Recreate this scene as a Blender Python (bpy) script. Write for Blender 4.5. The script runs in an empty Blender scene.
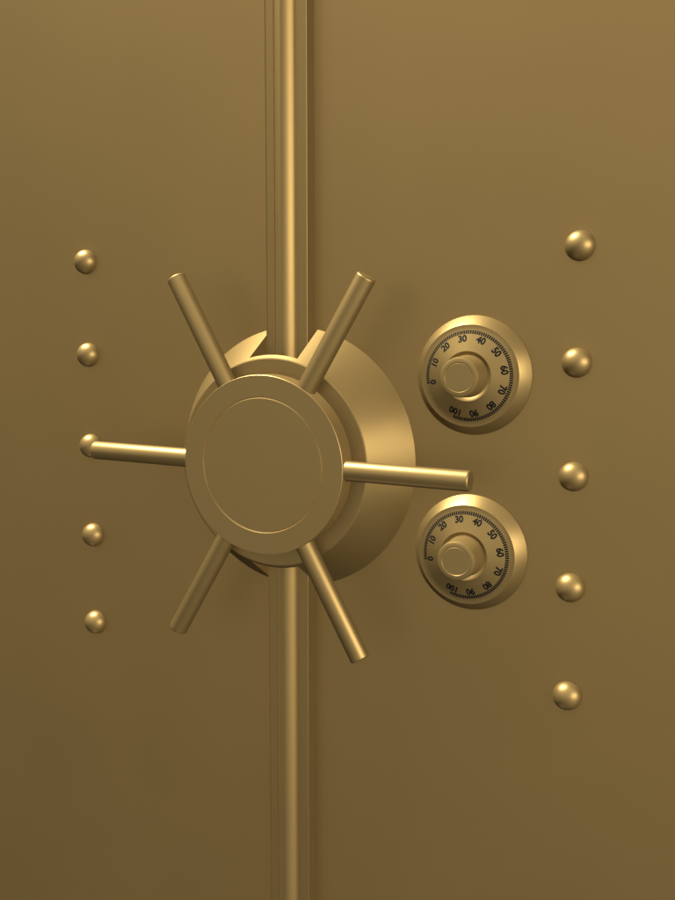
import bpy, bmesh, math, random
from mathutils import Vector, Matrix

scene = bpy.context.scene
col = scene.collection
PI = math.pi

# ------------------------------------------------------------------ helpers
def tag(o, label=None, cat=None, group=None, kind=None):
    if label: o['label'] = label
    if cat: o['category'] = cat
    if group: o['group'] = group
    if kind: o['kind'] = kind
    return o

def link_mesh(name, bm, m, parent=None, loc=(0, 0, 0), smooth=True, angle=28):
    bmesh.ops.recalc_face_normals(bm, faces=bm.faces)
    me = bpy.data.meshes.new(name)
    bm.to_mesh(me); bm.free()
    if smooth:
        for p in me.polygons: p.use_smooth = True
        me.set_sharp_from_angle(angle=math.radians(angle))
    me.materials.append(m)
    o = bpy.data.objects.new(name, me)
    col.objects.link(o)
    o.location = loc
    if parent: o.parent = parent
    return o

def empty(name, loc):
    o = bpy.data.objects.new(name, None)
    o.empty_display_size = 0.02
    col.objects.link(o); o.location = loc
    return o

def lathe(profile, n=160, closed=False):
    """profile: (radius, height) pairs; height goes out of the door (-Y)."""
    bm = bmesh.new()
    rings = []
    for r, h in profile:
        if r < 1e-6:
            rings.append([bm.verts.new((0, -h, 0))])
        else:
            rings.append([bm.verts.new((r*math.cos(2*PI*i/n), -h, r*math.sin(2*PI*i/n))) for i in range(n)])
    pairs = list(zip(rings, rings[1:]))
    if closed: pairs.append((rings[-1], rings[0]))
    for a, b in pairs:
        for i in range(n):
            j = (i+1) % n
            if len(a) == 1 and len(b) == 1: continue
            if len(a) == 1: bm.faces.new((a[0], b[i], b[j]))
            elif len(b) == 1: bm.faces.new((a[i], a[j], b[0]))
            else: bm.faces.new((a[i], a[j], b[j], b[i]))
    return bm

def add_box(bm, x0, x1, y0, y1, z0, z1, bev=0.0, seg=2):
    m = Matrix.Translation(((x0+x1)/2, (y0+y1)/2, (z0+z1)/2)) @ Matrix.Diagonal((x1-x0, y1-y0, z1-z0, 1))
    r = bmesh.ops.create_cube(bm, size=1, matrix=m)
    if bev:
        es = list({e for v in r['verts'] for e in v.link_edges})
        bmesh.ops.bevel(bm, geom=es, offset=bev, segments=seg, affect='EDGES', profile=.5)
    return bm

# ------------------------------------------------------------------ materials
def brass(name, base, rough, metallic, wear=1.0, brushed=False):
    m = bpy.data.materials.new(name); m.use_nodes = True
    nt = m.node_tree; N = nt.nodes; L = nt.links
    b = N['Principled BSDF']
    b.inputs['Metallic'].default_value = metallic
    tc = N.new('ShaderNodeTexCoord')
    n1 = N.new('ShaderNodeTexNoise'); n1.inputs['Scale'].default_value = 7; n1.inputs['Detail'].default_value = 5
    n2 = N.new('ShaderNodeTexNoise'); n2.inputs['Scale'].default_value = 900; n2.inputs['Detail'].default_value = 2
    L.new(tc.outputs['Object'], n1.inputs['Vector']); L.new(tc.outputs['Object'], n2.inputs['Vector'])
    # slight tone drift of the metal
    mix = N.new('ShaderNodeMix'); mix.data_type = 'RGBA'
    mix.inputs['A'].default_value = (*[c*(1-.035*wear) for c in base], 1)
    mix.inputs['B'].default_value = (*[min(1, c*(1+.035*wear)) for c in base], 1)
    L.new(n1.outputs['Fac'], mix.inputs['Factor']); L.new(mix.outputs['Result'], b.inputs['Base Color'])
    mr = N.new('ShaderNodeMapRange'); mr.inputs['To Min'].default_value = rough-.025; mr.inputs['To Max'].default_value = rough+.025
    L.new(n1.outputs['Fac'], mr.inputs['Value']); L.new(mr.outputs['Result'], b.inputs['Roughness'])
    bp = N.new('ShaderNodeBump'); bp.inputs['Strength'].default_value = .04*wear; bp.inputs['Distance'].default_value = .0004
    L.new(n2.outputs['Fac'], bp.inputs['Height']); L.new(bp.outputs['Normal'], b.inputs['Normal'])
    return m

BASE = (0.67, 0.448, 0.162)
M_door = brass('satin_brass_plate', (.675, .443, .157), .46, .70)
M_part = brass('satin_brass_fittings', BASE, .43, .75, .6)
M_rail = brass('satin_brass_rail', BASE, .50, .78, .6)
M_bar = brass('satin_brass_bar', BASE, .47, .76, .6)
M_hub = brass('satin_brass_hub', BASE, .42, .60, .6)
M_rivet = brass('polished_brass_rivets', BASE, .45, .72, .4)
M_ink = bpy.data.materials.new('black_engraving'); M_ink.use_nodes = True
M_ink.node_tree.nodes['Principled BSDF'].inputs['Base Color'].default_value = (.004, .0035, .003, 1)
M_ink.node_tree.nodes['Principled BSDF'].inputs['Roughness'].default_value = .8

# ------------------------------------------------------------------ dimensions (metres)
WX, WZ = -0.01716, 0.0013        # wheel axis
S = 0.095                        # rivet pitch

# ------------------------------------------------------------------ door leaves and rivets
def rivet_bm():
    R, H = .0124, .0118
    prof = [(R, 0)] + [(R*math.cos(t*PI/2/24), .0004+H*math.sin(t*PI/2/24)) for t in range(0, 25)]
    prof[-1] = (0, prof[-1][1])
    return lathe(prof, 64)

def leaf(name, x0, x1, rx, label):
    bm = bmesh.new(); add_box(bm, x0, x1, 0, .05, -1.3, 1.3, .0015)
    o = link_mesh(name, bm, M_door, smooth=False)
    tag(o, label, 'vault door leaf')
    first = None
    for k in range(5):
        if first is None:
            r = link_mesh('rivet', rivet_bm(), M_rivet, o); first = r
        else:
            r = first.copy(); col.objects.link(r); r.parent = o
        r.location = (rx, 0, -S*(k-2))
    return o
leaf('door_leaf', -1.5, WX-.0008, -.2588, 'brass door leaf left of the vertical rail, with five domed rivets down it')
leaf('door_leaf', WX+.0008, 1.4, .2473, 'brass door leaf right of the vertical rail, carrying both combination dials')

# ------------------------------------------------------------------ rail over the seam
rail = empty('seam_rail', (WX, 0, 0))
tag(rail, 'tall vertical brass rail with a half-round rib, running behind the spoked wheel', 'rail')
PH = .0147
GQ, GW, GD = .0105, .0018, .0022      # grooves added either side of the rib, standing in for shadow lines
sec = [(-.0215, -.0003), (-.0215, -PH+.0003), (-.0213, -PH), (-.0209, -PH), (-.0207, -PH+.0018), (-.0197, -PH+.0018), (-.0197, -PH), (-GQ-GW, -PH), (-GQ-GW+.0003, -PH+GD), (-GQ, -PH+GD), (-GQ, -PH),  # narrow groove near the left edge, added to draw the shade outline there
       (GQ-.0004, -PH), (GQ-.0003, -PH+GD), (GQ+.0005, -PH+GD), (GQ+.0005, -PH), (.0213, -PH), (.0215, -PH+.0002), (.0215, -.0003)]
bm = bmesh.new()
a = [bm.verts.new((x, y, -1.3)) for x, y in sec]; b = [bm.verts.new((x, y, 1.3)) for x, y in sec]
for i in range(len(a)):
    j = (i+1) % len(a); bm.faces.new((a[i], a[j], b[j], b[i]))
bm.faces.new(a); bm.faces.new(b[::-1])
link_mesh('flat_bar', bm, M_bar, rail, smooth=False)
bm = bmesh.new()
rr = .0103; n = 40
prof = [(rr+.0002, -PH+.0004)] + [(math.copysign(rr*abs(math.cos(PI*i/n))**1.2, math.cos(PI*i/n)), -PH-.92*rr*abs(math.sin(PI*i/n))**1.2) for i in range(n+1)] + [(-rr-.0002, -PH+.0004)]
a = [bm.verts.new((x, y, -1.299)) for x, y in prof]; b = [bm.verts.new((x, y, 1.299)) for x, y in prof]
for i in range(len(a)):
    j = (i+1) % len(a); bm.faces.new((a[i], a[j], b[j], b[i]))
bm.faces.new(a); bm.faces.new(b[::-1])
link_mesh('half_round_rib', bm, M_rail, rail)

# ------------------------------------------------------------------ flared mounting base with slot
HC = .045; RB, RF = .1228, .0950
def cone_r(h): return RB + (RF-RB)*h/HC
bm = lathe([(0, .0002), (RB, .0002), (cone_r(HC-.0005), HC-.0005), (RF-.0008, HC), (0, HC)], 256)
base = link_mesh('flared_base', bm, M_part, None, (WX, 0, WZ))
bmc = bmesh.new(); add_box(bmc, -.0248, .0248, -.0405, .02, -.2, .2)
cut = link_mesh('slot_cutter', bmc, M_part, None, (WX, 0, WZ), smooth=False)
mod = base.modifiers.new('slot', 'BOOLEAN'); mod.operation = 'DIFFERENCE'; mod.object = cut; mod.solver = 'EXACT'
dg = bpy.context.evaluated_depsgraph_get()
me = bpy.data.meshes.new_from_object(base.evaluated_get(dg))
base.modifiers.clear(); base.data = me
bpy.data.objects.remove(cut)
for p in me.polygons: p.use_smooth = True
me.set_sharp_from_angle(angle=math.radians(20))
tag(base, 'wide flared brass base behind the wheel hub, slotted for the vertical rail', 'mounting base')

# ------------------------------------------------------------------ spoked wheel
wheel = empty('spoked_handwheel', (WX, 0, WZ))
tag(wheel, 'six-spoked brass opening wheel with a thick round hub', 'hand wheel')
RH, HH, RG = .0808, .0640, .0607
link_mesh('hub', lathe([(0, HC+.0002), (RH, HC+.0002), (RH, HH-.0004), (RH-.0004, HH), (RG+.0007, HH), (RG+.0001, HH-.0018), (0, HH-.0018)], 256), M_hub, wheel)
link_mesh('hub_cap', lathe([(0, HH-.0017), (RG-.0002, HH-.0017), (RG-.0008, HH-.0001), (0, HH-.0001)], 256), M_hub, wheel)
def spoke_bm():
    r, L0, L1, c = .0088, .070, .1926, .0018
    prof = [(0, L0), (r, L0)]
    prof += [(r, L1-c)] + [(r-c*(1-math.cos(t*PI/12)), L1-c+c*math.sin(t*PI/12)) for t in range(1, 7)]
    prof += [(0, L1)]
    b = lathe(prof, 64)
    for v in b.verts: v.co = Vector((-v.co.y, v.co.x, v.co.z))   # axis now +X
    return b
sp = None
for k in range(6):
    if sp is None: sp = o = link_mesh('spoke', spoke_bm(), M_part, wheel)
    else: o = sp.copy(); col.objects.link(o); o.parent = wheel
    o.location = (0, -.0545, 0); o.rotation_euler = (0, -math.radians(60*k-.8), 0)

# ------------------------------------------------------------------ combination dials
H0 = .0128; RDF = .0439; RC = .0213; FR = .0402; RISE = .0068
def face_h(r):
    if r >= FR: return H0
    return H0 + RISE*(FR-r)/(FR-RC)
def text_bm(s, size):
    cu = bpy.data.curves.new('t', 'FONT'); cu.body = s; cu.size = size
    cu.align_x = 'CENTER'; cu.align_y = 'CENTER'; cu.offset = .00034; cu.resolution_u = 3; cu.space_character = .98
    to = bpy.data.objects.new('t', cu); col.objects.link(to)
    dg = bpy.context.evaluated_depsgraph_get(); dg.update()
    me = bpy.data.meshes.new_from_object(to.evaluated_get(dg))
    b = bmesh.new(); b.from_mesh(me)
    bpy.data.objects.remove(to); bpy.data.curves.remove(cu); bpy.data.meshes.remove(me)
    return b
def ang(v): return math.radians(190.5 - 3.005*v)
def dial(loc, label):
    d = empty('combination_dial', loc)
    tag(d, label, 'combination dial', 'combination dials on the right door leaf')
    link_mesh('dial_ring', lathe([(0, .0002), (.0515, .0002), (.0515, .0012), (.0511, .0018), (RDF+.0004, H0-.0008), (RDF-.0002, H0-.0002), (RDF-.0008, H0-.0001), (RDF-.0008, H0-.004), (0, H0-.004)], 192), M_part, d)
    DEP = .0020
    face = link_mesh('dial_face', lathe([(0, H0-.0038), (RDF-.0007, H0-.0038), (RDF-.0007, H0), (FR, H0)] +
                     [(FR+(RC-FR)*i/6, face_h(FR+(RC-FR)*i/6)) for i in range(1, 7)] +
                     [(RC-.0004, face_h(RC)-.0001), (.0182, face_h(RC)-DEP), (0, face_h(RC)-DEP)], 192), M_part, d)
    bm = bmesh.new()
    for k in range(11):
        t = text_bm(str(10*k), .0079)
        a = ang(10*k); c, s_ = math.cos(a), math.sin(a)
        vm = {}
        for v in t.verts:
            r = .0318+v.co.y
            x = c*r + s_*v.co.x; z = s_*r - c*v.co.x
            vm[v] = bm.verts.new((x, -(face_h(math.hypot(x, z))+.00008), z))
        for f in t.faces: bm.faces.new([vm[v] for v in f.verts])
        t.free()
    link_mesh('numerals', bm, M_ink, face, smooth=False)
    bm = bmesh.new()
    for k in range(101):
        a = ang(k); c, s_ = math.cos(a), math.sin(a); w = .00072
        q = []
        for r, u in ((.0358, -w), (.0388, -w), (.0388, w), (.0358, w)):
            q.append(bm.verts.new((c*r-s_*u, -(face_h(r)+.00008), s_*r+c*u)))
        bm.faces.new(q)
    link_mesh('tick_marks', bm, M_ink, face, smooth=False)
    KH = .0406; KR = .0160; KG = .0120; hb = face_h(RC)-DEP
    knob = link_mesh('knob', lathe([(0, hb+.0002), (.0181, hb+.0002), (.0180, hb+.0012), (.0178, hb+.004), (.0171, KH-.006), (.0167, KH-.0016), (KR+.0001, KH-.0004), (KR-.0010, KH), (KG+.0006, KH), (KG+.0001, KH-.0009), (0, KH-.0009)], 128), M_hub, d)
    link_mesh('knob_cap', lathe([(0, KH-.0007), (KG-.0002, KH-.0007), (KG-.0005, KH), (0, KH)], 128), M_hub, knob)
    return d
dial((.1589, 0, .0827), 'upper of two brass combination dials, clear of the wheel above its right spoke')
dial((.1584, 0, -.0730), 'lower of two brass combination dials, just under the tip of the right spoke')

# ------------------------------------------------------------------ light
w = bpy.data.worlds.new('World'); scene.world = w; w.use_nodes = True
nt = w.node_tree; N = nt.nodes; L = nt.links
bg = N['Background']
# a studio surround, brighter towards the upper right: radiance = exp(c + a*z + b*x), clamped
tc = N.new('ShaderNodeTexCoord'); sx = N.new('ShaderNodeSeparateXYZ')
L.new(tc.outputs['Generated'], sx.inputs[0])
def mth(op, a, b=None, c=None):
    n_ = N.new('ShaderNodeMath'); n_.operation = op
    for k, v in enumerate((a, b, c)):
        if v is None: continue
        if isinstance(v, float): n_.inputs[k].default_value = v
        else: L.new(v, n_.inputs[k])
    return n_.outputs[0]
g1 = mth('MULTIPLY_ADD', sx.outputs['Z'], 1.8, -.64)
g2 = mth('MULTIPLY_ADD', sx.outputs['X'], 1.10, g1)
g3 = mth('MAXIMUM', mth('MINIMUM', mth('EXPONENT', g2), .58), .055)
cc = N.new('ShaderNodeCombineColor')
L.new(g3, cc.inputs[0]); L.new(mth('MULTIPLY', g3, .985), cc.inputs[1]); L.new(mth('MULTIPLY', g3, .95), cc.inputs[2])
L.new(cc.outputs[0], bg.inputs['Color']); bg.inputs['Strength'].default_value = .53

def area(name, loc, target, sx_, sy_, power, color):
    l = bpy.data.lights.new(name, 'AREA'); l.shape = 'RECTANGLE'; l.size = sx_; l.size_y = sy_
    l.energy = power; l.color = color; l.use_shadow = False
    o = bpy.data.objects.new(name, l); col.objects.link(o); o.location = loc
    o.rotation_euler = (Vector(target)-Vector(loc)).to_track_quat('-Z', 'Y').to_euler()
    return o
area('top_softbox', (-1.85, -.27, 3.5), (0, 0, 0), .4, 1.5, 230, (1, .97, .84))
area('side_softbox', (3.7, -1.45, .6), (0, 0, 0), 2.8, 1.4, 66, (1, .94, .80))

area('low_fill', (-1.0, -.2, -3.2), (0, 0, 0), .3, .6, 1.5, (1, .96, .88))

# ------------------------------------------------------------------ camera
cam = bpy.data.cameras.new('Camera'); co = bpy.data.objects.new('Camera', cam); col.objects.link(co)
yaw, pitch, roll = -.44957, -.1204, .00082
f = Vector((math.sin(yaw)*math.cos(pitch), math.cos(yaw)*math.cos(pitch), math.sin(pitch)))
ri = f.cross(Vector((0, 0, 1))).normalized(); u = ri.cross(f)
X = ri*math.cos(roll)+u*math.sin(roll); U = -ri*math.sin(roll)+u*math.cos(roll)
mat = Matrix((X, U, -f)).transposed().to_4x4()
mat.translation = Vector((.43826, -.85042, .12492))
co.matrix_world = mat
cam.sensor_fit = 'VERTICAL'; cam.sensor_height = 36; cam.lens = 36*1025.03/900
cam.clip_start = .01; cam.clip_end = 50
scene.camera = co

scene.view_settings.view_transform = 'Standard'
scene.view_settings.look = 'None'
scene.view_settings.exposure = 0
scene.view_settings.gamma = 1

scene.cycles.max_bounces = 1
scene.cycles.diffuse_bounces = 1
scene.cycles.glossy_bounces = 0
